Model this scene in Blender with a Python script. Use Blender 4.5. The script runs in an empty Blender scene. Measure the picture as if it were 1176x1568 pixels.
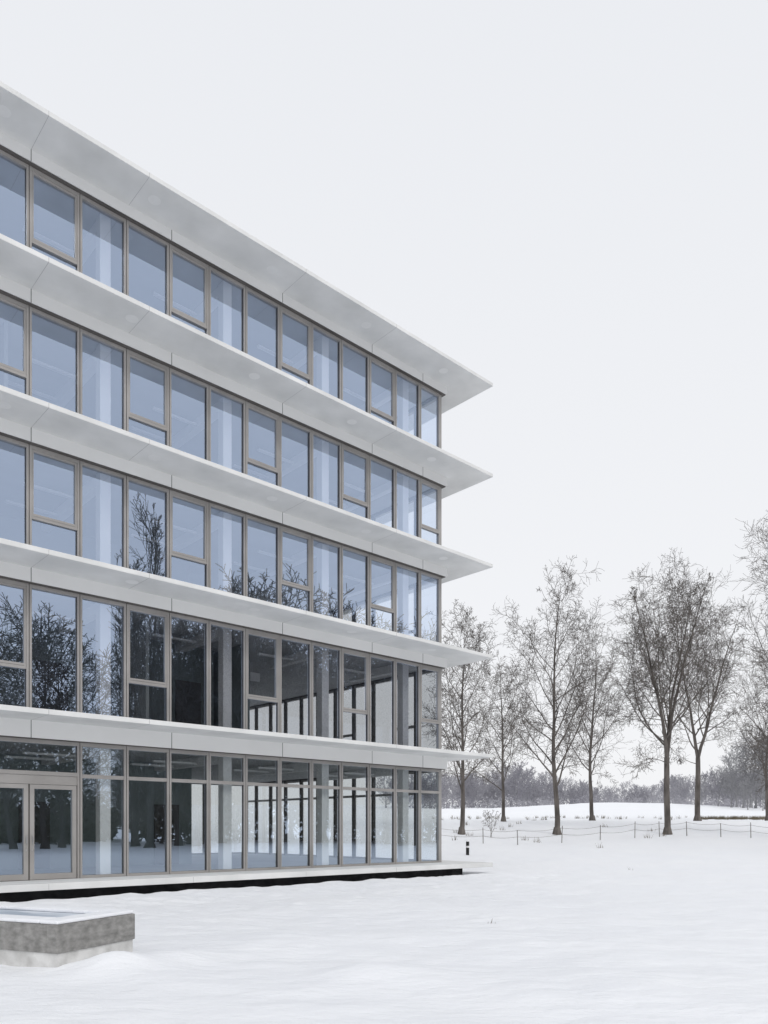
import bpy, math, random
from mathutils import Vector, noise, Matrix
import numpy as np

scene = bpy.context.scene
CAMH = 1.87
# ------------------------------------------------------------------ materials
def new_mat(name):
    m = bpy.data.materials.new(name); m.use_nodes = True
    nt = m.node_tree; nt.nodes.clear()
    o = nt.nodes.new('ShaderNodeOutputMaterial')
    return m, nt, o

def noisy_mat(name, c1, c2, scale=2.0, rough=0.7, bump=0.1, bscale=40, spec=0.3, detail=6, stretch=(1,1,1), metal=0.0, bdist=0.01, ramp=(0.35,0.65)):
    m, nt, o = new_mat(name)
    b = nt.nodes.new('ShaderNodeBsdfPrincipled')
    b.inputs['Roughness'].default_value = rough
    b.inputs['Specular IOR Level'].default_value = spec
    b.inputs['Metallic'].default_value = metal
    tc = nt.nodes.new('ShaderNodeTexCoord')
    mp = nt.nodes.new('ShaderNodeMapping'); mp.inputs['Scale'].default_value = stretch
    nt.links.new(tc.outputs['Object'], mp.inputs['Vector'])
    n = nt.nodes.new('ShaderNodeTexNoise'); n.inputs['Scale'].default_value = scale
    n.inputs['Detail'].default_value = detail
    nt.links.new(mp.outputs[0], n.inputs['Vector'])
    r = nt.nodes.new('ShaderNodeValToRGB')
    r.color_ramp.elements[0].position = ramp[0]; r.color_ramp.elements[1].position = ramp[1]
    r.color_ramp.elements[0].color = (*c1, 1); r.color_ramp.elements[1].color = (*c2, 1)
    nt.links.new(n.outputs['Fac'], r.inputs['Fac'])
    nt.links.new(r.outputs['Color'], b.inputs['Base Color'])
    if bump > 0:
        n2 = nt.nodes.new('ShaderNodeTexNoise'); n2.inputs['Scale'].default_value = bscale
        n2.inputs['Detail'].default_value = 5
        nt.links.new(mp.outputs[0], n2.inputs['Vector'])
        bp = nt.nodes.new('ShaderNodeBump'); bp.inputs['Strength'].default_value = bump
        bp.inputs['Distance'].default_value = bdist
        nt.links.new(n2.outputs['Fac'], bp.inputs['Height'])
        nt.links.new(bp.outputs[0], b.inputs['Normal'])
    nt.links.new(b.outputs[0], o.inputs['Surface'])
    return m

M_conc = noisy_mat('precast_concrete', (0.66,0.665,0.655), (0.83,0.83,0.82), 0.9, 0.8, 0.15, 60, detail=12, ramp=(0.26,0.74))
M_fascia = noisy_mat('fascia_panel', (0.79,0.79,0.78), (0.83,0.83,0.82), 0.5, 0.5, 0.0)
M_joint = noisy_mat('dark_joint', (0.06,0.06,0.06), (0.09,0.09,0.09), 5, 0.9, 0.0)  # dark grey strips for the fascia panel joints
M_softjoint = noisy_mat('soft_joint', (0.48,0.48,0.48), (0.55,0.55,0.55), 5, 0.9, 0.0)
M_spot = noisy_mat('pale_disc', (0.81,0.81,0.80), (0.84,0.84,0.83), 5, 0.8, 0.0)  # faint discs, slightly paler than most of the soffit
M_frame = noisy_mat('anodised_frame', (0.33,0.315,0.302), (0.39,0.373,0.36), 1.2, 0.42, 0.0, metal=0.1, spec=0.5)
M_frameD = noisy_mat('recess_shade_and_doors', (0.11,0.103,0.097), (0.15,0.14,0.133), 1.2, 0.6, 0.0)  # shade of the frame recesses painted as darker colour; interior doors share it
M_white = noisy_mat('painted_column', (0.93,0.93,0.93), (0.95,0.95,0.95), 2, 0.7, 0.0)
M_int = noisy_mat('interior_plaster', (0.42,0.45,0.45), (0.50,0.53,0.53), 0.6, 0.9, 0.0)
M_intdark = noisy_mat('interior_dark_wall', (0.25,0.29,0.285), (0.33,0.37,0.365), 0.6, 0.8, 0.0)
M_ceil = noisy_mat('interior_ceiling', (0.55,0.56,0.57), (0.63,0.64,0.65), 0.6, 0.9, 0.0)
M_floor = noisy_mat('interior_floor', (0.26,0.26,0.26), (0.34,0.34,0.34), 0.6, 0.6, 0.0)
M_plinth = noisy_mat('shadow_gap_plinth', (0.02,0.02,0.022), (0.04,0.04,0.043), 3, 0.9, 0.0)  # near-black colour paints the shadow gap under the ground slab
M_bark = noisy_mat('tree_bark', (0.085,0.075,0.068), (0.185,0.165,0.15), 3, 0.9, 0.3, 30, stretch=(1,1,0.3))
M_barkfar = noisy_mat('haze_tinted_bark', (0.27,0.265,0.295), (0.41,0.405,0.435), 0.08, 1.0, 0.0)  # distance haze painted in as a paler, bluish bark colour
M_barkmid = noisy_mat('mid_haze_bark', (0.22,0.22,0.23), (0.34,0.34,0.35), 0.2, 1.0, 0.0)  # bark lightened to paint in some haze at middle distance
M_barkdark = noisy_mat('wood_bark', (0.045,0.045,0.045), (0.09,0.09,0.088), 1, 0.9, 0.0)
M_ever = noisy_mat('evergreen_leaf', (0.04,0.05,0.042), (0.09,0.105,0.085), 0.8, 0.9, 0.0)
M_grass = noisy_mat('dry_grass', (0.10,0.085,0.06), (0.20,0.17,0.12), 3, 0.9, 0.0)
M_rough = noisy_mat('weathered_concrete', (0.17,0.168,0.16), (0.40,0.39,0.375), 7, 0.9, 0.6, 45, detail=14, stretch=(1,1,1.8), ramp=(0.25,0.78))
M_pale = noisy_mat('pale_concrete', (0.52,0.515,0.50), (0.74,0.735,0.72), 4, 0.9, 0.3, 30, detail=8)
M_black = noisy_mat('black_paint', (0.02,0.02,0.02), (0.035,0.035,0.035), 5, 0.6, 0.0)
M_whitep = noisy_mat('white_paint', (0.75,0.75,0.75), (0.8,0.8,0.8), 5, 0.6, 0.0)
M_steel = noisy_mat('brushed_steel', (0.45,0.45,0.45), (0.55,0.55,0.55), 5, 0.3, 0.0, metal=0.9)
M_post = noisy_mat('fence_wood', (0.10,0.09,0.08), (0.2,0.18,0.16), 5, 0.9, 0.0)

def snow_mat():
    m, nt, o = new_mat('snow')
    b = nt.nodes.new('ShaderNodeBsdfPrincipled')
    b.inputs['Roughness'].default_value = 0.75; b.inputs['Specular IOR Level'].default_value = 0.2
    tc = nt.nodes.new('ShaderNodeTexCoord')
    n = nt.nodes.new('ShaderNodeTexNoise'); n.inputs['Scale'].default_value = 0.35; n.inputs['Detail'].default_value = 6
    nt.links.new(tc.outputs['Object'], n.inputs['Vector'])
    r = nt.nodes.new('ShaderNodeValToRGB')
    r.color_ramp.elements[0].position = 0.3; r.color_ramp.elements[1].position = 0.7
    r.color_ramp.elements[0].color = (0.90,0.912,0.94,1); r.color_ramp.elements[1].color = (0.925,0.935,0.955,1)
    nt.links.new(n.outputs['Fac'], r.inputs['Fac']); nt.links.new(r.outputs[0], b.inputs['Base Color'])
    mp = nt.nodes.new('ShaderNodeMapping'); mp.inputs['Scale'].default_value = (0.6,1.3,1)
    nt.links.new(tc.outputs['Object'], mp.inputs['Vector'])
    n2 = nt.nodes.new('ShaderNodeTexNoise'); n2.inputs['Scale'].default_value = 1.8; n2.inputs['Detail'].default_value = 9
    n2.inputs['Roughness'].default_value = 0.6
    nt.links.new(mp.outputs[0], n2.inputs['Vector'])
    bp = nt.nodes.new('ShaderNodeBump'); bp.inputs['Strength'].default_value = 0.6; bp.inputs['Distance'].default_value = 0.14
    nt.links.new(n2.outputs['Fac'], bp.inputs['Height']); nt.links.new(bp.outputs[0], b.inputs['Normal'])
    nt.links.new(b.outputs[0], o.inputs['Surface'])
    return m
M_snow = snow_mat()

def glass_mat(name,fac,tcol,gcol):
    m, nt, o = new_mat(name)
    t = nt.nodes.new('ShaderNodeBsdfTransparent'); t.inputs['Color'].default_value = (*tcol,1)
    g = nt.nodes.new('ShaderNodeBsdfGlossy'); g.inputs['Color'].default_value = (*gcol,1); g.inputs['Roughness'].default_value = 0.0
    mx = nt.nodes.new('ShaderNodeMixShader'); mx.inputs[0].default_value = fac
    nt.links.new(t.outputs[0], mx.inputs[1]); nt.links.new(g.outputs[0], mx.inputs[2])
    nt.links.new(mx.outputs[0], o.inputs['Surface'])
    return m
M_glass = glass_mat('coated_glass',0.50,(0.97,0.98,1.0),(0.64,0.77,1.0))
M_glassG = glass_mat('ground_floor_glass',0.36,(0.95,0.98,0.98),(0.68,0.81,1.0))
M_glassB = glass_mat('side_glass',0.12,(0.96,0.98,0.98),(0.7,0.8,1.0))

# ------------------------------------------------------------------ mesh helpers
def link(ob, parent=None):
    scene.collection.objects.link(ob)
    if parent: ob.parent = parent
    return ob
def mesh_obj(name, verts, faces, mat, parent=None, smooth=False):
    me = bpy.data.meshes.new(name); me.from_pydata(verts, [], faces); me.update()
    if smooth:
        me.polygons.foreach_set('use_smooth', [True]*len(me.polygons))
    ob = bpy.data.objects.new(name, me); me.materials.append(mat)
    return link(ob, parent)
class Boxes:
    def __init__(s): s.v=[]; s.f=[]
    def add(s,x0,x1,y0,y1,z0,z1):
        if x0>x1: x0,x1=x1,x0
        if y0>y1: y0,y1=y1,y0
        b=len(s.v)
        s.v += [(x0,y0,z0),(x1,y0,z0),(x1,y1,z0),(x0,y1,z0),(x0,y0,z1),(x1,y0,z1),(x1,y1,z1),(x0,y1,z1)]
        s.f += [(b,b+3,b+2,b+1),(b+4,b+5,b+6,b+7),(b,b+1,b+5,b+4),(b+1,b+2,b+6,b+5),(b+2,b+3,b+7,b+6),(b+3,b,b+4,b+7)]
    def obj(s,name,mat,parent=None,bevel=0):
        ob=mesh_obj(name,s.v,s.f,mat,parent)
        if bevel:
            m=ob.modifiers.new('bevel','BEVEL'); m.width=bevel; m.segments=2
        return ob

# ------------------------------------------------------------------ building
T = Vector((4.289,30.2,0))
d1 = Vector((0.7356,0.6774,0)); d2 = Vector((-0.6774,0.7356,0))
bld = bpy.data.objects.new('office_building', None); link(bld)
bld.location = (T.x,T.y,0); bld.rotation_euler = (0,0,math.atan2(0.6774,0.7356))
BL=-44.0; BD=17.0; GY=1.49; FY=1.27
edge = [z+CAMH for z in (-1.35,2.90,6.80,10.38,13.93,17.50)]   # slab edge tops
fb = [None]+[z+CAMH for z in (2.32,6.31,9.90,13.46,17.08)]      # fascia bottoms
TH=0.13
slabs=Boxes(); fasc=Boxes(); joints=Boxes(); soft=Boxes(); fr=Boxes(); frd=Boxes(); cols=Boxes(); ceil=Boxes(); flo=Boxes()
tk=[1.15+1.30*k for k in range(0,32)]
JK=[0,2,5,8,11,14,17,20,23,26,29]
for i in range(1,6):
    zt=edge[i]; zb=zt-TH
    slabs.add(BL,0,0,BD,zb,zt)
    fasc.add(BL+FY,-FY,FY,FY+0.03,fb[i],zb)
    fasc.add(-FY-0.03,-FY,FY+0.03,BD-FY-0.03,fb[i],zb)
    fasc.add(BL+FY,-FY,BD-FY-0.03,BD-FY,fb[i],zb)
    ceil.add(BL+FY+0.1,-FY-0.04,FY+0.04,BD-FY-0.04,fb[i]+0.03,zb-0.002)
    frd.add(BL+1.3,-FY-0.05,FY+0.05,GY+0.10,fb[i]-0.02,fb[i]+0.028)  # dark strip paints the shadow gap below the fascia
    frd.add(-FY-0.05,-GY-0.10,GY+0.10,BD-GY,fb[i]-0.02,fb[i]+0.028)
    for k in JK:
        x=-GY-tk[k]
        joints.add(x-0.008,x+0.008,FY-0.002,FY+0.02,fb[i]-0.001,zb-0.001)
    for k in JK[1:]:
        x=-GY-tk[k]-(1.3 if k==8 else 0)
        soft.add(x-0.006,x+0.006,0.004,FY-0.003,zb-0.002,zb+0.02)
        soft.add(x-0.006,x+0.006,-0.0025,0.01,zb+0.0,zt-0.012)
    if i<5:
        flo.add(BL+1.6,-GY-0.12,GY+0.12,BD-GY-0.12,zt+0.004,zt+0.03)
slabs.add(BL,0,0,BD,edge[0]-0.17,edge[0])
for k in JK[1:]:
    x=-GY-tk[k]; soft.add(x-0.006,x+0.006,-0.0025,0.01,edge[0]-0.168,edge[0]-0.012)
flo.add(BL+1.6,-GY-0.12,GY+0.12,BD-GY-0.12,edge[0]+0.004,edge[0]+0.02)
slabs.obj('floor_slabs',M_conc,bld,0.012)
fasc.obj('fascia_panels',M_fascia,bld)
joints.obj('fascia_joints',M_joint,bld); soft.obj('slab_joints',M_softjoint,bld)
ceil.obj('ceilings',M_ceil,bld); flo.obj('interior_floors',M_floor,bld)
pl=Boxes(); pl.add(BL+0.5,-0.9,0.8,BD-0.5,-0.6,edge[0]-0.172); pl.obj('shadow_gap_plinth',M_plinth,bld)  # set-back black box, its colour stands for the shade beneath the slab

gv=[];gf=[];gvB=[];gfB=[];gvG=[];gfG=[]
rg=random.Random(5)
def pane_x(x0,x1,y,z0,z1):
    V,F=(gvG,gfG) if z1<edge[1]-0.2 else (gv,gf)
    b=len(V); a=rg.uniform(-1,1)*0.0025; c=rg.uniform(-1,1)*0.0025
    V.extend([(x0,y-a-c,z0),(x1,y+a-c,z0),(x1,y+a+c,z1),(x0,y-a+c,z1)]); F.append((b,b+1,b+2,b+3))
def pane_y(x,y0,y1,z0,z1):
    b=len(gvB); gvB.extend([(x,y0,z0),(x,y1,z0),(x,y1,z1),(x,y0,z1)]); gfB.append((b,b+1,b+2,b+3))

def mull(x,z0,z1,y=GY,s=1):
    frd.add(x-0.055,x+0.055,y-0.03*s,y+0.07*s,z0,z1)
    fr.add(x-0.066,x-0.010,y-0.075*s,y-0.028*s,z0,z1)
    fr.add(x+0.010,x+0.066,y-0.075*s,y-0.028*s,z0,z1)
def mull_y(y,z0,z1,x=-GY):
    frd.add(x-0.07,x+0.03,y-0.055,y+0.055,z0,z1)
    fr.add(x+0.028,x+0.075,y-0.066,y-0.012,z0,z1)
    fr.add(x+0.028,x+0.075,y+0.012,y+0.066,z0,z1)
def rail(xa,xb,z0,z1,proud=0.07):
    fr.add(xa,xb,GY-proud,GY+0.05,z0,z1)
xs=[-GY-0.07]+[-GY-t for t in tk]
tkY=[GY+1.3*k for k in range(0,12)]
yb=[y for y in tkY if y<BD-GY-0.4]+[BD-GY-0.07]
for st in range(0,5):
    z0=edge[st]+0.004; z1=fb[st+1]-0.021
    fr.add(-GY-0.085,-GY+0.06,GY-0.06,GY+0.085,z0,z1)
    for k,t in enumerate(tk):
        if st==0 and k==11:
            continue
        mull(-GY-t,z0,z1)
    for y in yb[1:]:
        mull_y(y,z0,z1)
    for t in tk:
        mull(-GY-t,z0,z1,BD-GY,-1)
    for j in range(len(xs)-1):
        xa=xs[j]-0.066 if j else xs[j]-0.015; xb=xs[j+1]+0.066
        if st==0:
            if j in (11,12): continue
            rail(xb+0.0005,xa-0.0005,z0,z0+0.07); rail(xb+0.0005,xa-0.0005,z1-0.10,z1)
            tz=edge[0]+4.25-1.5
            rail(xb+0.0005,xa-0.0005,tz-0.05,tz+0.05,0.055)
            pane_x(xb,xa,GY+0.005,z0+0.07,tz-0.05); pane_x(xb,xa,GY+0.005,tz+0.05,z1-0.1)
            continue
        oper = (j%3==2) if st in (4,2) else (j%3==0)
        rail(xb+0.0005,xa-0.0005,z0,z0+0.08); rail(xb+0.0005,xa-0.0005,z1-0.09,z1)
        if oper:
            tz=z0+1.23
            rail(xb+0.0005,xa-0.0005,tz-0.045,tz+0.03,0.06)
            a=xb+0.0015; b=xa-0.0015; w=0.05
            fr.add(a,a+w,GY-0.052,GY+0.03,tz+0.0305,z1-0.0905)
            fr.add(b-w,b,GY-0.052,GY+0.03,tz+0.0305,z1-0.0905)
            fr.add(a+w,b-w,GY-0.05,GY+0.028,tz+0.042,tz+0.10)
            fr.add(a+w,b-w,GY-0.05,GY+0.028,z1-0.15,z1-0.091)
            frd.add(a+w,b-w,GY-0.045,GY+0.02,tz+0.031,tz+0.0415)
            pane_x(a+w,b-w,GY+0.005,tz+0.10,z1-0.15)
            pane_x(xb,xa,GY+0.006,z0+0.08,tz-0.045)
        else:
            pane_x(xb,xa,GY+0.005,z0+0.08,z1-0.09)
    for j in range(len(yb)-1):
        ya=yb[j]+0.08; yc=yb[j+1]-0.066
        fr.add(-GY-0.05,-GY+0.07,ya,yc,z0,z0+0.08); fr.add(-GY-0.05,-GY+0.07,ya,yc,z1-0.09,z1)
        tz=(edge[0]+2.75) if st==0 else z0+1.23
        if st==0 or j%3==1: fr.add(-GY-0.05,-GY+0.055,ya,yc,tz-0.05,tz+0.05)
        pane_y(-GY,ya,yc,z0+0.08,z1-0.09)
    fr.add(BL+1.5,-GY-0.1,BD-GY-0.05,BD-GY+0.065,z0,z0+0.08); fr.add(BL+1.5,-GY-0.1,BD-GY-0.05,BD-GY+0.065,z1-0.09,z1)
    b=len(gvB); gvB.extend([(BL+1.5,BD-GY,z0),(-GY,BD-GY,z0),(-GY,BD-GY,z1),(BL+1.5,BD-GY,z1)]); gfB.append((b,b+1,b+2,b+3))
    c=1.62
    while c<40:
        x=-GY-c
        cols.add(x-0.15,x+0.15,GY+0.24,GY+0.54,z0+0.03,fb[st+1]+0.02)
        cols.add(x-0.15,x+0.15,BD-GY-0.9,BD-GY-0.6,z0+0.03,fb[st+1]+0.02)
        c+=3.9
z0=edge[0]+0.004; z1=fb[1]-0.021; tz=edge[0]+2.75
xr=xs[11]-0.066; xl=xs[13]+0.066; xm=xs[12]
rail(xl+0.0005,xr-0.0005,z1-0.10,z1); rail(xl+0.0005,xr-0.0005,tz-0.02,tz+0.08,0.075)
rail(xl+0.0005,xr-0.0005,tz-0.26,tz-0.022,0.05)
pane_x(xl,xr,GY+0.005,tz+0.08,z1-0.1)
dt=tz-0.26
for (a,b) in ((xl,xm),(xm,xr)):
    a+=0.02; b-=0.02; w=0.11
    fr.add(a,a+w,GY-0.065,GY+0.02,z0+0.01,dt-0.01); fr.add(b-w,b,GY-0.065,GY+0.02,z0+0.01,dt-0.01)
    fr.add(a+w,b-w,GY-0.063,GY+0.018,dt-0.12,dt-0.01); fr.add(a+w,b-w,GY-0.063,GY+0.018,z0+0.01,z0+0.16)
    pane_x(a+w,b-w,GY+0.0,z0+0.16,dt-0.12)
frd.add(xl,xr,GY-0.03,GY+0.03,z0,z0+0.009)
frd.add(xm-0.018,xm+0.018,GY-0.03,GY+0.03,z0+0.01,dt-0.01)
hd=Boxes()
for sx in (-0.075,0.075):
    hd.add(xm+sx-0.012,xm+sx+0.012,GY-0.13,GY-0.105,z0+0.95,z0+1.15); hd.add(xm+sx-0.01,xm+sx+0.01,GY-0.105,GY-0.0655,z0+1.04,z0+1.06)
    hd.add(xm+sx-0.01,xm+sx+0.01,GY-0.08,GY-0.0655,z0+0.75,z0+0.80)
hd.obj('door_handles',M_steel,bld)
fr.obj('window_frames',M_frame,bld); frd.obj('frame_recesses',M_frameD,bld)
mesh_obj('window_glass',gv,gf,M_glass,bld); mesh_obj('ground_floor_window_glass',gvG,gfG,M_glassG,bld)
mesh_obj('side_window_glass',gvB,gfB,M_glassB,bld)
cols.obj('columns',M_white,bld)
core=Boxes(); dk=Boxes(); lamps=Boxes(); doors_i=Boxes()
for st in range(5):
    z0=edge[st]+0.032; z1=fb[st+1]+0.028
    core.add(-38,-9.5,6.8,10.2,z0,z1)
    core.add(-38,-37.8,GY+0.8,6.8,z0,z1)
    if st==1:
        dk.add(-9.3,-9.15,3.2,6.7,z0,z1); dk.add(-37,-9.5,5.0,5.18,z0,z1); core.add(-13.2,-13.1,2.6,4.9,z0,z1)
    if st==0:
        dk.add(-30,-9.5,6.6,6.78,z0,z1)
    if st in (3,):
        core.add(-17.2,-17.1,2.6,6.8,z0,z1)
    if st in (2,4):
        core.add(-21.1,-21,2.6,6.8,z0,z1)
    for n in range(9):
        x=-4-3.9*n
        lamps.add(x-0.75,x+0.75,3.4,3.52,z1-0.26,z1-0.2)
        if st!=1: lamps.add(x-0.75,x+0.75,5.0,5.12,z1-0.26,z1-0.2)
    for n in range(9):
        x=-GY-1.62-3.9*n
        lamps.add(x-0.12,x+0.12,GY+0.56,4.95 if st==1 else 6.5,z1-0.3,z1-0.004)
for x in (-11,-15.6,-20,-26): doors_i.add(x,x+0.95,4.93,4.996,edge[1]+0.035,edge[1]+2.2); doors_i.add(x,x+0.95,6.53,6.596,edge[0]+0.035,edge[0]+2.2)
core.obj('interior_walls',M_int,bld); dk.obj('interior_dark_walls',M_intdark,bld); lamps.obj('ceiling_beams',M_white,bld)
doors_i.obj('interior_doors',M_frameD,bld)
sg=Boxes(); sg.add(-8.6,-8.2,4.0,4.04,edge[1]+2.35,edge[1]+2.65); sg.obj('exit_sign',M_white,bld)
ew=Boxes(); ew.add(BL+1.3,BL+1.5,GY,BD-GY,edge[0]+0.03,edge[5]-0.2); ew.obj('far_end_wall',M_fascia,bld)
dv=[];df=[]
for i in range(2,6):
    zb=edge[i]-TH
    for q in range(0,10):
        cx=-GY-tk[0]-0.2-3.9*q + (0.65 if i%2 else 0); cy=0.62
        b=len(dv)
        for s in range(24):
            a=s/24*2*math.pi; dv.append((cx+0.17*math.cos(a),cy+0.17*math.sin(a),zb-0.003))
        df.append(tuple(b+s for s in range(23,-1,-1)))
mesh_obj('soffit_discs',dv,df,M_spot,bld)
rs=Boxes(); rs.add(BL+0.06,-0.06,0.06,BD-0.06,edge[5]+0.001,edge[5]+0.05); rs.obj('roof_snow',M_snow,bld,0.02)

# ------------------------------------------------------------------ terrain
def sst(x,a,b):
    t=min(1,max(0,(x-a)/(b-a))); return t*t*(3-2*t)
RY=[-1e4,32,45,55,65,90,140,250,600,2000]; RZ=[0,0,0.8,1.75,2.45,3.2,4.9,9.0,20,40]
BXA=Vector((0.379,0.925,0)); BXB=Vector((-0.925,0.379,0)); BXC=Vector((-4.27,10.04,0))
def base_z(x,y):
    w=(x-T.x)*d1.x+(y-T.y)*d1.y; s=(x-T.x)*d2.x+(y-T.y)*d2.y
    f=max(sst(w,-1,7),sst(s,20,45)) if y>30 else 0
    z=float(np.interp(y,RY,RZ))*f
    z+=1.6*math.exp(-((x-44)/22)**2-((y-140)/28)**2)
    return z
def terr(x,y):
    z=base_z(x,y)
    w=(x-T.x)*d1.x+(y-T.y)*d1.y; s=(x-T.x)*d2.x+(y-T.y)*d2.y
    under = (w<0.0 and s>0.0 and s<BD)
    n=noise.noise(Vector((x*0.22,y*0.3,0)))*0.10+noise.noise(Vector((x*0.75,y*1.1,3)))*0.05+noise.noise(Vector((x*2.1,y*3.0,7)))*0.025
    if under:
        z+=0.11-0.2*sst(min(-w,s),0,0.5)
    else:
        dd=max(w,-s,s-BD)
        z+=n*(1 if dd>0.5 else 0.5)
        z+=0.11*(1-sst(dd,0.2,2.5))+0.05*math.exp(-((dd-0.15)/0.25)**2)*(0.4+1.6*noise.noise(Vector((x*1.6,y*1.6,11))))
        if 0.4<dd<9: z+=0.05*noise.noise(Vector((x*3.3,y*3.3,21)))*(1-dd/9)
    for (cx,cy,r,h) in ((-3.55,10.15,0.55,0.22),(-3.0,10.9,0.7,0.12),(-0.2,9.9,0.7,0.13),(0.9,13.5,1.1,0.08),(-1.6,12.4,0.8,0.09),(2.6,9.0,1.2,0.08),(-2.2,9.3,1.0,0.06)):
        z+=h*math.exp(-(((x-cx)/r)**2+((y-cy)/(r*0.8))**2))
    return z
def axis(a,b,step,lo,hi,g):
    c=list(np.arange(a,b,step)); s=step; v=c[-1]
    while v<hi: s=min(s*g,25); v+=s; c.append(v)
    s=step; v=a; l=[]
    while v>lo: s=min(s*g,25); v-=s; l.append(v)
    return l[::-1]+c
ax=axis(-9,10,0.12,-500,600,1.05); ay=axis(5,26,0.12,-400,1200,1.03)
AX,AY=np.meshgrid(np.array(ax),np.array(ay))
Z=np.array([[terr(x,y) for x in ax] for y in ay])
# old, snowed-over footprints
rf=random.Random(41)
def trail(x0,y0,x1,y1):
    L=math.hypot(x1-x0,y1-y0); n=int(L/0.62); px,py=-(y1-y0)/L,(x1-x0)/L
    for i in range(n):
        t=i/n; o=0.13 if i%2 else -0.13; wv=0.5*math.sin(t*7)
        cx=x0+(x1-x0)*t+px*(o+wv)+rf.uniform(-.05,.05); cy=y0+(y1-y0)*t+py*(o+wv)
        d2_=(AX-cx)**2+(AY-cy)**2
        Z[...]-=0.055*np.exp(-d2_/0.16**2)-0.018*np.exp(-((np.sqrt(d2_)-0.27)/0.1)**2)
trail(-6.5,15.0,3.0,22.5); trail(8.5,33,19,41); trail(1.5,24.0,8.5,33)
ny,nx=AX.shape
tv=np.stack([AX.ravel(),AY.ravel(),Z.ravel()],1).tolist()
tf=[(j*nx+i,j*nx+i+1,(j+1)*nx+i+1,(j+1)*nx+i) for j in range(ny-1) for i in range(nx-1)]
mesh_obj('snow_ground',tv,tf,M_snow,None,True)

# ------------------------------------------------------------------ light well
lw=bpy.data.objects.new('concrete_light_well',None); link(lw)
lw.location=(BXC.x,BXC.y,0); lw.rotation_euler=(0,0,math.atan2(0.925,0.379))
def ring(bx,x0,x1,y0,y1,w,z0,z1):
    bx.add(x0,x1,y0,y0+w,z0,z1); bx.add(x0,x1,y1-w,y1,z0,z1)
    bx.add(x0,x0+w,y0+w,y1-w,z0,z1); bx.add(x1-w,x1,y0+w,y1-w,z0,z1)
b=Boxes(); ring(b,0,1.5,0,3.2,0.2,0.22,0.60); b.obj('upper_walls',M_rough,lw,0.012)
b=Boxes(); ring(b,0.025,1.475,0.025,3.175,0.17,-0.4,0.218); b.obj('base_walls',M_pale,lw)
b=Boxes(); ring(b,0.01,1.49,0.01,3.19,0.32,0.602,0.655)
b.obj('snow_cap',M_snow,lw,0.02)
b=Boxes(); b.add(0.205,1.295,0.205,2.995,0.56,0.598)
m_,nt_,o_=new_mat('well_glass'); g_=nt_.nodes.new('ShaderNodeBsdfPrincipled'); g_.inputs['Roughness'].default_value=0.5
n_=nt_.nodes.new('ShaderNodeTexNoise'); n_.inputs['Scale'].default_value=2.5; r_=nt_.nodes.new('ShaderNodeValToRGB')
r_.color_ramp.elements[0].position=0.35; r_.color_ramp.elements[1].position=0.62
r_.color_ramp.elements[0].color=(0.42,0.48,0.56,1); r_.color_ramp.elements[1].color=(0.74,0.78,0.84,1)
nt_.links.new(n_.outputs['Fac'],r_.inputs['Fac']); nt_.links.new(r_.outputs[0],g_.inputs['Base Color']); nt_.links.new(g_.outputs[0],o_.inputs['Surface'])
b.obj('glass_cover',m_,lw)

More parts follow.
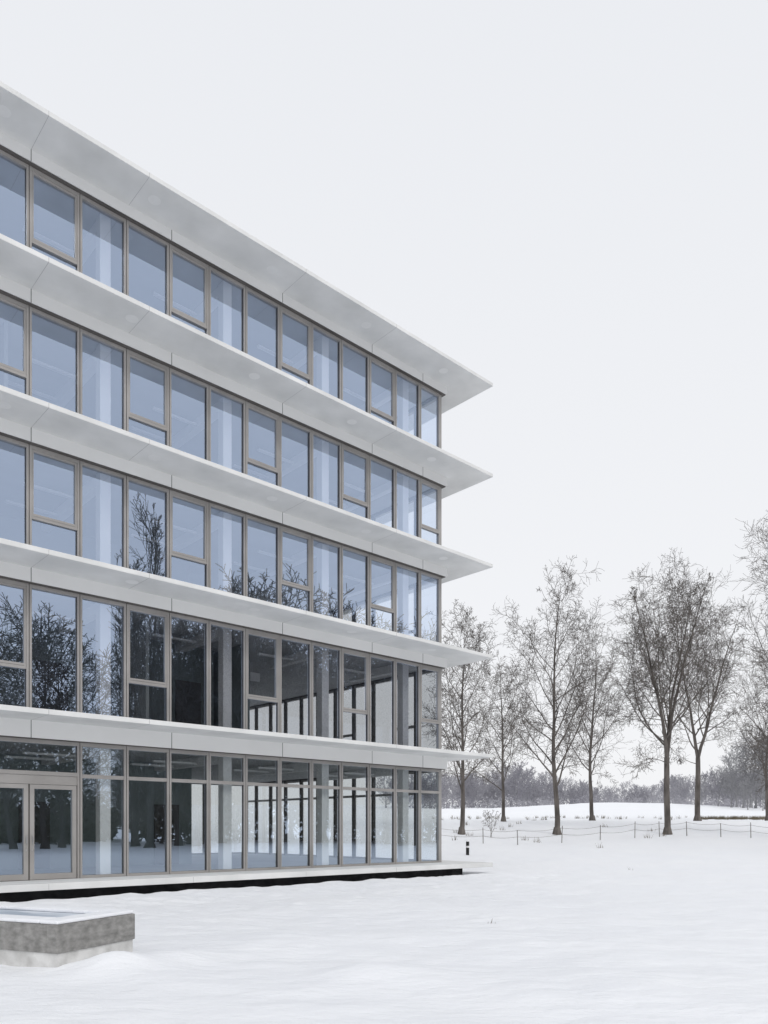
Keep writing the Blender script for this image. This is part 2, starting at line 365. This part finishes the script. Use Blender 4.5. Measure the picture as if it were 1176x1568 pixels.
# ------------------------------------------------------------------ trees
def perp(d):
    a=Vector((0,0,1)) if abs(d.z)<0.9 else Vector((1,0,0))
    u=d.cross(a).normalized(); return u,d.cross(u)
CS={n:[(math.cos(2*math.pi*i/n),math.sin(2*math.pi*i/n)) for i in range(n)] for n in range(3,15)}
def tube(V,F,pts,rad,n):
    d=(pts[-1]-pts[0]).normalized(); u,v=perp(d); b=len(V)
    cs=CS[n]
    for p,r in zip(pts,rad):
        for c,s in cs:
            V.append((p.x+r*(c*u.x+s*v.x),p.y+r*(c*u.y+s*v.y),p.z+r*(c*u.z+s*v.z)))
    for k in range(len(pts)-1):
        for i in range(n):
            F.append((b+k*n+i,b+k*n+(i+1)%n,b+(k+1)*n+(i+1)%n,b+(k+1)*n+i))
class Tree:
    """W = crown half width; limbs reach an egg-shaped envelope"""
    def __init__(s,seed,H,W,cnt,minr=0.009,r0=None,fork=0,fsp=(0.14,0.30),ang=(30,50),up=(0.12,0.08,0.04,0.02,0.0),clear=0.2,leafy=0.0,nseg=(12,8,5,3,2),lr=0.5,wide=0.62,droop=0,sway=0.08):
        s.R=random.Random(seed); s.V=[]; s.F=[]; s.H=H; s.W=W; s.cnt=cnt; s.minr=minr; s.up=up; s.ang=ang; s.leafy=leafy; s.nseg=nseg; s.lr=lr; s.wide=wide; s.sway=sway
        R=s.R; r0=r0 or H*0.0118; s.clear=clear
        base=Vector((0,0,-0.3)); d=Vector((R.uniform(-.03,.03),R.uniform(-.03,.03),1)).normalized()
        if sway<0.05: d=Vector((0,0,1))
        tube(s.V,s.F,[base,Vector((0,0,0.12)),Vector((0,0,0.5))],[r0*1.9,r0*1.45,r0*1.02],9)
        if fork:
            L=H*s.R.uniform(0.26,0.32); p=base; pts=[base]; n=5
            for i in range(n):
                d=(d+Vector((R.uniform(-1,1),R.uniform(-1,1),0.3))*0.03).normalized(); p=p+d*(L/n); pts.append(p)
            tube(s.V,s.F,pts,[r0*(1-0.2*i/n) for i in range(n+1)],9)
            a0=R.uniform(0,6.28)
            for q in range(fork):
                a=a0+q*2*math.pi/fork+R.uniform(-.4,.4); sp=R.uniform(*fsp)
                dd=(d+Vector((math.cos(a)*sp,math.sin(a)*sp,0))).normalized()
                s.grow(p-d*0.1,dd,(H-L)*R.uniform(0.84,0.95),r0*0.68,0,0.04,cm=0.6)
        else:
            s.grow(base,d,H*0.92,r0,0,clear)
        for q in range(droop):
            z=H*R.uniform(0.2,0.5); a=R.uniform(0,6.28)
            s.up=(0.12,-0.03,-0.01,0,0)
            s.grow(Vector((0,0,z)),Vector((math.cos(a),math.sin(a),0.25)).normalized(),W*R.uniform(0.6,1.15),r0*0.16,1,0.25)
    def env(s,p,d):
        H=s.H; W=s.W; zc=H*s.wide
        t=0.0
        for _ in range(60):
            t+=H*0.015
            q=p+d*t
            hz=(H-zc) if q.z>zc else zc*0.92-H*s.clear*0.3
            if (q.x*q.x+q.y*q.y)/(W*W)+abs((q.z-zc)/hz)**2.6>1: break
        return t
    def grow(s,p,d,L,r,lvl,cs,cm=1.0):
        R=s.R; n=s.nseg[lvl]; wob=(s.sway,0.17,0.26,0.3,0.35)[lvl]; up=s.up[lvl] if cm==1.0 or lvl>0 else 0.05
        st=L/n; pts=[p]; dirs=[d]
        tr=(0.92,0.85,0.75,0.6,0.5)[lvl]
        for i in range(n):
            d=(d+Vector((R.gauss(0,1),R.gauss(0,1),R.gauss(0,1)))*wob*0.6+Vector((0,0,up))).normalized()
            p=p+d*st; pts.append(p); dirs.append(d)
        rad=[max(s.minr*(1 if lvl>1 else 1.2),r*(1-tr*(i/n)**0.8)) for i in range(n+1)]
        tube(s.V,s.F,pts,rad,(8,5,3,3,3)[lvl])
        if lvl>=len(s.cnt):
            if s.leafy and R.random()<s.leafy:
                b=len(s.V); q=pts[-1]; k=0.05
                for _ in range(4): s.V.append((q.x+R.uniform(-k,k),q.y+R.uniform(-k,k),q.z+R.uniform(-k,k)))
                s.F.append((b,b+1,b+2)); s.F.append((b,b+2,b+3))
            return
        if lvl==0: c=s.cnt[0]*cm
        else: c=s.cnt[lvl]*R.uniform(0.7,1.25)
        if lvl==1: c*=min(1.4,max(0.35,L/(s.H*0.26)))
        c=max(1,int(c+R.random()))
        az=R.uniform(0,6.28)
        for q in range(c):
            t=cs+(1-cs)*((q+R.uniform(0.1,0.9))/c)
            t=min(t,0.99)
            f=t*n; i=int(f); fr_=f-i
            pp=pts[i].lerp(pts[i+1],fr_); dd=dirs[min(i+1,n)]
            rr=rad[i]*(1-fr_)+rad[i+1]*fr_
            az+=2.4+R.uniform(-.5,.5)
            u,v=perp(dd)
            an=math.radians(R.uniform(*s.ang)) * (1.2-0.35*t if lvl==0 else 1.15)
            cd=(dd*math.cos(an)+(u*math.cos(az)+v*math.sin(az))*math.sin(an)).normalized()
            if lvl==0:
                cl=s.env(pp,(cd+Vector((0,0,0.25))).normalized())*R.uniform(0.75,1.04)
                cl=max(cl,s.H*0.04)
            elif lvl==1: cl=min(L,s.H*0.3)*0.46*(1-0.45*t)*R.uniform(0.6,1.2)
            elif lvl==2: cl=L*0.55*(1-0.35*t)*R.uniform(0.6,1.3)
            else: cl=L*0.6*R.uniform(0.6,1.3)
            s.grow(pp,cd,cl,max(s.minr,rr*(s.lr if lvl==0 else 0.58)),lvl+1,0.2 if lvl<1 else 0.12)
def U(u,Y): return (u-588)/1176*Y
def place(name,u,Y,H,W,seed,cnt=(25,9,7,3),**k):
    t=Tree(seed,H,W,cnt,minr=0.0085,**k)
    o=mesh_obj(name,t.V,t.F,M_bark); x=U(u,Y); o.location=(x,Y,base_z(x,Y)-0.02); return o
place('bare_tree',707,52,15.4,2.9,11,droop=4)
place('bare_tree',771,64,14.2,3.0,12,cnt=(21,8,6,3),droop=3)
place('bare_tree',853,52,17.6,3.4,33,cnt=(27,9,7,3),droop=5)
place('bare_tree',907,66,16.8,3.1,14,cnt=(23,8,6,3),droop=3)
place('bare_tree',1022,52,18.2,4.2,15,cnt=(26,9,7,4),fork=3,leafy=0.12,droop=5)
place('bare_tree',1068,66,20.2,4.0,16,cnt=(26,9,7,3),fork=2,leafy=0.06,droop=4)
place('bare_tree',1240,48,20.6,5.2,17,cnt=(30,10,7,3),leafy=0.05,droop=5)
place('bare_tree',1176,68,15.5,3.4,18,cnt=(24,8,6,3),droop=3)

def woods(name,mat,specs,variants,seed=99):
    VV=[];FF=[];off=0
    R=random.Random(seed)
    arr=[(np.array(t.V),np.array([f for f in t.F if len(f)==4]),t.H) for t in variants]
    for (x,y,h) in specs:
        v,f,H=arr[R.randrange(len(arr))]
        s=h/H; a=R.uniform(0,6.28); c,si=math.cos(a),math.sin(a); sx=s*R.uniform(0.9,1.3)
        w=np.empty_like(v); w[:,0]=(v[:,0]*c-v[:,1]*si)*sx+x; w[:,1]=(v[:,0]*si+v[:,1]*c)*sx+y; w[:,2]=v[:,2]*s+base_z(x,y)
        VV.append(w); FF.append(f+off); off+=len(v)
    V=np.concatenate(VV);F=np.concatenate(FF)
    return mesh_obj(name,V.tolist(),F.tolist(),mat)
R=random.Random(3)
varf=[Tree(200+i,12,4.0,(16,8,4),minr=0.045,clear=0.02,wide=0.5,nseg=(5,3,2,1,1)) for i in range(4)]
specs=[]
for i in range(330):
    y=R.uniform(185,290); x=y*R.uniform(0.0,0.62)
    specs.append((x,y,R.uniform(4,9)*(1+0.3*math.sin(x*0.06))+ (2.5 if x>90 else 0)))
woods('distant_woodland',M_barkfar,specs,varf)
specs=[]
for (u,Y,h) in ((1100,128,7),(1120,124,9),(1138,122,10.5),(1157,126,12),(1172,120,12.5),(1195,122,13),(1215,120,12),(1145,114,5),(1168,112,6),(1188,128,13),(1075,135,5),(1128,132,11),(1150,134,13)):
    specs.append((U(u,Y),Y,h))
varg=[Tree(250+i,12,3.2,(18,8,5),minr=0.024,clear=0.05,wide=0.55,nseg=(6,4,2,1,1)) for i in range(3)]
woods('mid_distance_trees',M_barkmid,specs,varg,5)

def leafmass(name,mat,blobs,nleaf,size,seed):
    R=random.Random(seed); V=[];F=[]
    for (cx,cy,cz,rx,rz) in blobs:
        for _ in range(nleaf):
            while True:
                p=Vector((R.uniform(-1,1),R.uniform(-1,1),R.uniform(-1,1)))
                l=p.length
                if 0.3<l<1: break
            nn=noise.noise(p*2.2+Vector((cx,cy,cz)))
            if nn<-0.12: continue
            q=Vector((cx+p.x*rx,cy+p.y*rx,cz+p.z*rz)); 
            a=Vector((R.gauss(0,1),R.gauss(0,1),R.gauss(0,1))).normalized()*size*R.uniform(.5,1.3)
            b_=Vector((R.gauss(0,1),R.gauss(0,1),R.gauss(0,1))).normalized()*size*R.uniform(.3,.8)
            b=len(V)
            for w in (q-a,q-b_,q+a,q+b_): V.append(tuple(w))
            F.append((b,b+1,b+2,b+3))
    return mesh_obj(name,V,F,mat)
bl=[]
for i in range(110):
    y=R.uniform(170,230); x=y*R.uniform(0.03,0.6)
    bl.append((x,y,base_z(x,y)+0.9,R.uniform(2,5),R.uniform(0.9,2.6)))
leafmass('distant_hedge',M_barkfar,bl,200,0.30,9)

# woods reflected in the facade: real trees standing to the right of the camera
G=Vector((2.19,30.29,0)); N=d2
def refl(u,Yv):
    V=Vector((U(u,Yv),Yv,0)); dd=(V-G).dot(N); return V-2*dd*N
varm=[Tree(300+i,16,4.6,(24,10,8),minr=0.02,clear=0.12,nseg=(7,4,3,1,1)) for i in range(4)]
specs=[]
for (u,Y,h) in ((10,75,21),(66,78,24),(92,82,23),(-40,75,22),(-90,80,22),(-150,78,20),(270,90,27),(298,88,26),(335,90,31),(368,94,29),(405,90,31),(440,92,32),(480,90,29),(520,94,28),(560,90,27),(600,92,26),(640,90,24),(680,94,24)):
    p=refl(u,Y); specs.append((p.x,p.y,h))
for i in range(34):
    u=R.uniform(262,740); Y=R.uniform(98,125); p=refl(u,Y); specs.append((p.x,p.y,R.uniform(20,28)*Y/105))
for i in range(14):
    u=R.uniform(-100,262); Y=R.uniform(98,125); p=refl(u,Y); specs.append((p.x,p.y,R.uniform(9,15)))
woods('bare_woodland',M_barkdark,specs,varm)
bl=[]
for i in range(100):
    u=R.uniform(-200,760); Y=R.uniform(98,128); p=refl(u,Y); h=R.uniform(8,18) if u>262 else R.uniform(3,7)
    bl.append((p.x,p.y,h*0.5,R.uniform(2.5,4.5),h*0.55))
for (u,Y,h) in ((60,92,18),(78,92,20),(95,90,16),(5,92,14)):
    p=refl(u,Y); bl.append((p.x,p.y,h*0.5,2.8,h*0.45))
leafmass('evergreen_shrubs',M_ever,bl,600,0.5,10)
for (u,Y,H_,sd) in ((225,80,37,77),(203,88,34,78)):
    tp=Tree(sd,H_,2.3,(70,8,7),minr=0.026,ang=(18,30),up=(0.3,0.12,0.08,0.05,0),clear=0.08,wide=0.45,nseg=(14,6,3,1,1),lr=0.3,sway=0.02)
    p=refl(u,Y); o=mesh_obj('poplar_tree',tp.V,tp.F,M_barkdark); o.location=(p.x,p.y,0)

# ------------------------------------------------------------------ small things
def P(u,Y,dz=0): 
    x=U(u,Y); return Vector((x,Y,base_z(x,Y)+dz))
bo=bpy.data.objects.new('marker_bollard',None); link(bo); bo.location=P(716,40)
def cyl(name,mat,r,z0,z1,parent,n=20,r2=None):
    V=[];F=[]; r2=r if r2 is None else r2
    prof=[(r,z0),(r,z1-0.01),(r2*0.9,z1),(0.001,z1)]
    for rr,z in prof:
        for i in range(n): V.append((rr*math.cos(2*math.pi*i/n),rr*math.sin(2*math.pi*i/n),z))
    for k in range(3):
        for i in range(n): F.append((k*n+i,k*n+(i+1)%n,(k+1)*n+(i+1)%n,(k+1)*n+i))
    return mesh_obj(name,V,F,mat,parent)
cyl('shaft',M_black,0.085,-0.3,0.68,bo); cyl('band',M_whitep,0.09,0.36,0.46,bo)
cyl('snow_cap',M_snow,0.088,0.68,0.73,bo,r2=0.06)
fe=bpy.data.objects.new('wire_fence',None); link(fe)
pu=[(668,47),(740,46),(793,45.5),(860,47),(919,48),(972,50),(1010,50.5),(1052,51),(1104,50),(1150,49),(1200,48)]
V=[];F=[]; tops=[]
for (u,Y) in pu:
    p=P(u,Y); l=Vector((R.uniform(-.04,.04),R.uniform(-.04,.04),0)); h=R.uniform(0.9,1.05)
    tube(V,F,[p-Vector((0,0,.3)),p+l+Vector((0,0,h))],[0.025,0.022],6); tops.append((p,h))
mesh_obj('posts',V,F,M_post,fe)
V=[];F=[]
for (a,b) in zip(tops[:-1],tops[1:]):
    for hh in (0.5,0.88):
        pts=[]
        for i in range(9):
            t=i/8; q=a[0].lerp(b[0],t); q=q+Vector((0.0,0,hh-0.10*math.sin(math.pi*t))); pts.append(q)
        tube(V,F,pts,[0.010]*9,3)
mesh_obj('wires',V,F,M_post,fe)
def tufts(name,pts,n,h,seed):
    R=random.Random(seed);V=[];F=[]
    for (x,y) in pts:
        z=base_z(x,y)
        for _ in range(n):
            a=R.uniform(0,6.28); rr=R.uniform(0,0.25); bx=x+rr*math.cos(a); by=y+rr*math.sin(a); hh=h*R.uniform(.4,1.2)
            b=len(V); lx=R.gauss(0,.3)*hh; ly=R.gauss(0,.3)*hh; w=0.012
            V.extend([(bx-w,by,z-0.05),(bx+w,by,z-0.05),(bx+lx,by+ly,z+hh)]); F.append((b,b+1,b+2))
    return mesh_obj(name,V,F,M_grass)
pts=[]
for i in range(420):
    u=R.uniform(1070,1260); Y=R.gauss(74,1.5); pts.append((U(u,Y),Y))
for i in range(70):
    u=R.uniform(660,1060); Y=R.gauss(78,4); pts.append((U(u,Y),Y))
for i in range(14):
    u=R.uniform(690,1150); Y=R.uniform(44,62); pts.append((U(u,Y),Y))
tufts('dry_grass',pts,12,0.33,21)
tufts('dry_grass',[(U(744,15.0),15.0),(U(965,33),33)],4,0.14,22)
ts=Tree(400,1.8,1.0,(14,6,4),minr=0.007,clear=0.02,ang=(30,60),r0=0.02,wide=0.5,nseg=(5,4,3,2,2))
o=mesh_obj('bare_shrub',ts.V,ts.F,M_bark); o.location=P(752,50)

# ------------------------------------------------------------------ world & sun
w=bpy.data.worlds.new('World'); scene.world=w; w.use_nodes=True; nt=w.node_tree; nt.nodes.clear()
out=nt.nodes.new('ShaderNodeOutputWorld')
sky=nt.nodes.new('ShaderNodeTexSky'); sky.sky_type='NISHITA'; sky.sun_disc=False
el=math.radians(40); az=math.radians(150)
sky.sun_elevation=el; sky.sun_rotation=az; sky.dust_density=4; sky.air_density=1
b1=nt.nodes.new('ShaderNodeBackground'); b1.inputs['Strength'].default_value=0.08
nt.links.new(sky.outputs[0],b1.inputs['Color'])
b2=nt.nodes.new('ShaderNodeBackground'); b2.inputs['Strength'].default_value=1.0
tc=nt.nodes.new('ShaderNodeTexCoord'); sx=nt.nodes.new('ShaderNodeSeparateXYZ'); nt.links.new(tc.outputs['Generated'],sx.inputs[0])
rp=nt.nodes.new('ShaderNodeValToRGB'); nt.links.new(sx.outputs['Z'],rp.inputs['Fac'])
rp.color_ramp.elements[0].position=0.0; rp.color_ramp.elements[0].color=(0.965,0.97,0.99,1)
rp.color_ramp.elements[1].position=0.9; rp.color_ramp.elements[1].color=(0.86,0.88,0.92,1)
nt.links.new(rp.outputs[0],b2.inputs['Color'])
mx=nt.nodes.new('ShaderNodeMixShader'); mx.inputs[0].default_value=0.94
nt.links.new(b1.outputs[0],mx.inputs[1]); nt.links.new(b2.outputs[0],mx.inputs[2]); nt.links.new(mx.outputs[0],out.inputs['Surface'])
sl=bpy.data.lights.new('sun','SUN'); sl.energy=0.8; sl.angle=math.radians(20); sl.color=(1,0.98,0.95)
so=bpy.data.objects.new('sun',sl); link(so)
ds=Vector((math.sin(az)*math.cos(el),math.cos(az)*math.cos(el),math.sin(el)))
so.rotation_euler=ds.to_track_quat('Z','Y').to_euler()

scene.view_settings.view_transform='Standard'; scene.view_settings.look='None'; scene.view_settings.exposure=0
cd=bpy.data.cameras.new('camera'); cd.sensor_fit='HORIZONTAL'; cd.sensor_width=24; cd.lens=24
cd.shift_y=484/1176; cd.clip_end=3000; cd.clip_start=0.1
co=bpy.data.objects.new('camera',cd); link(co); co.location=(0,0,CAMH); co.rotation_euler=(math.radians(90),0,0)
scene.camera=co
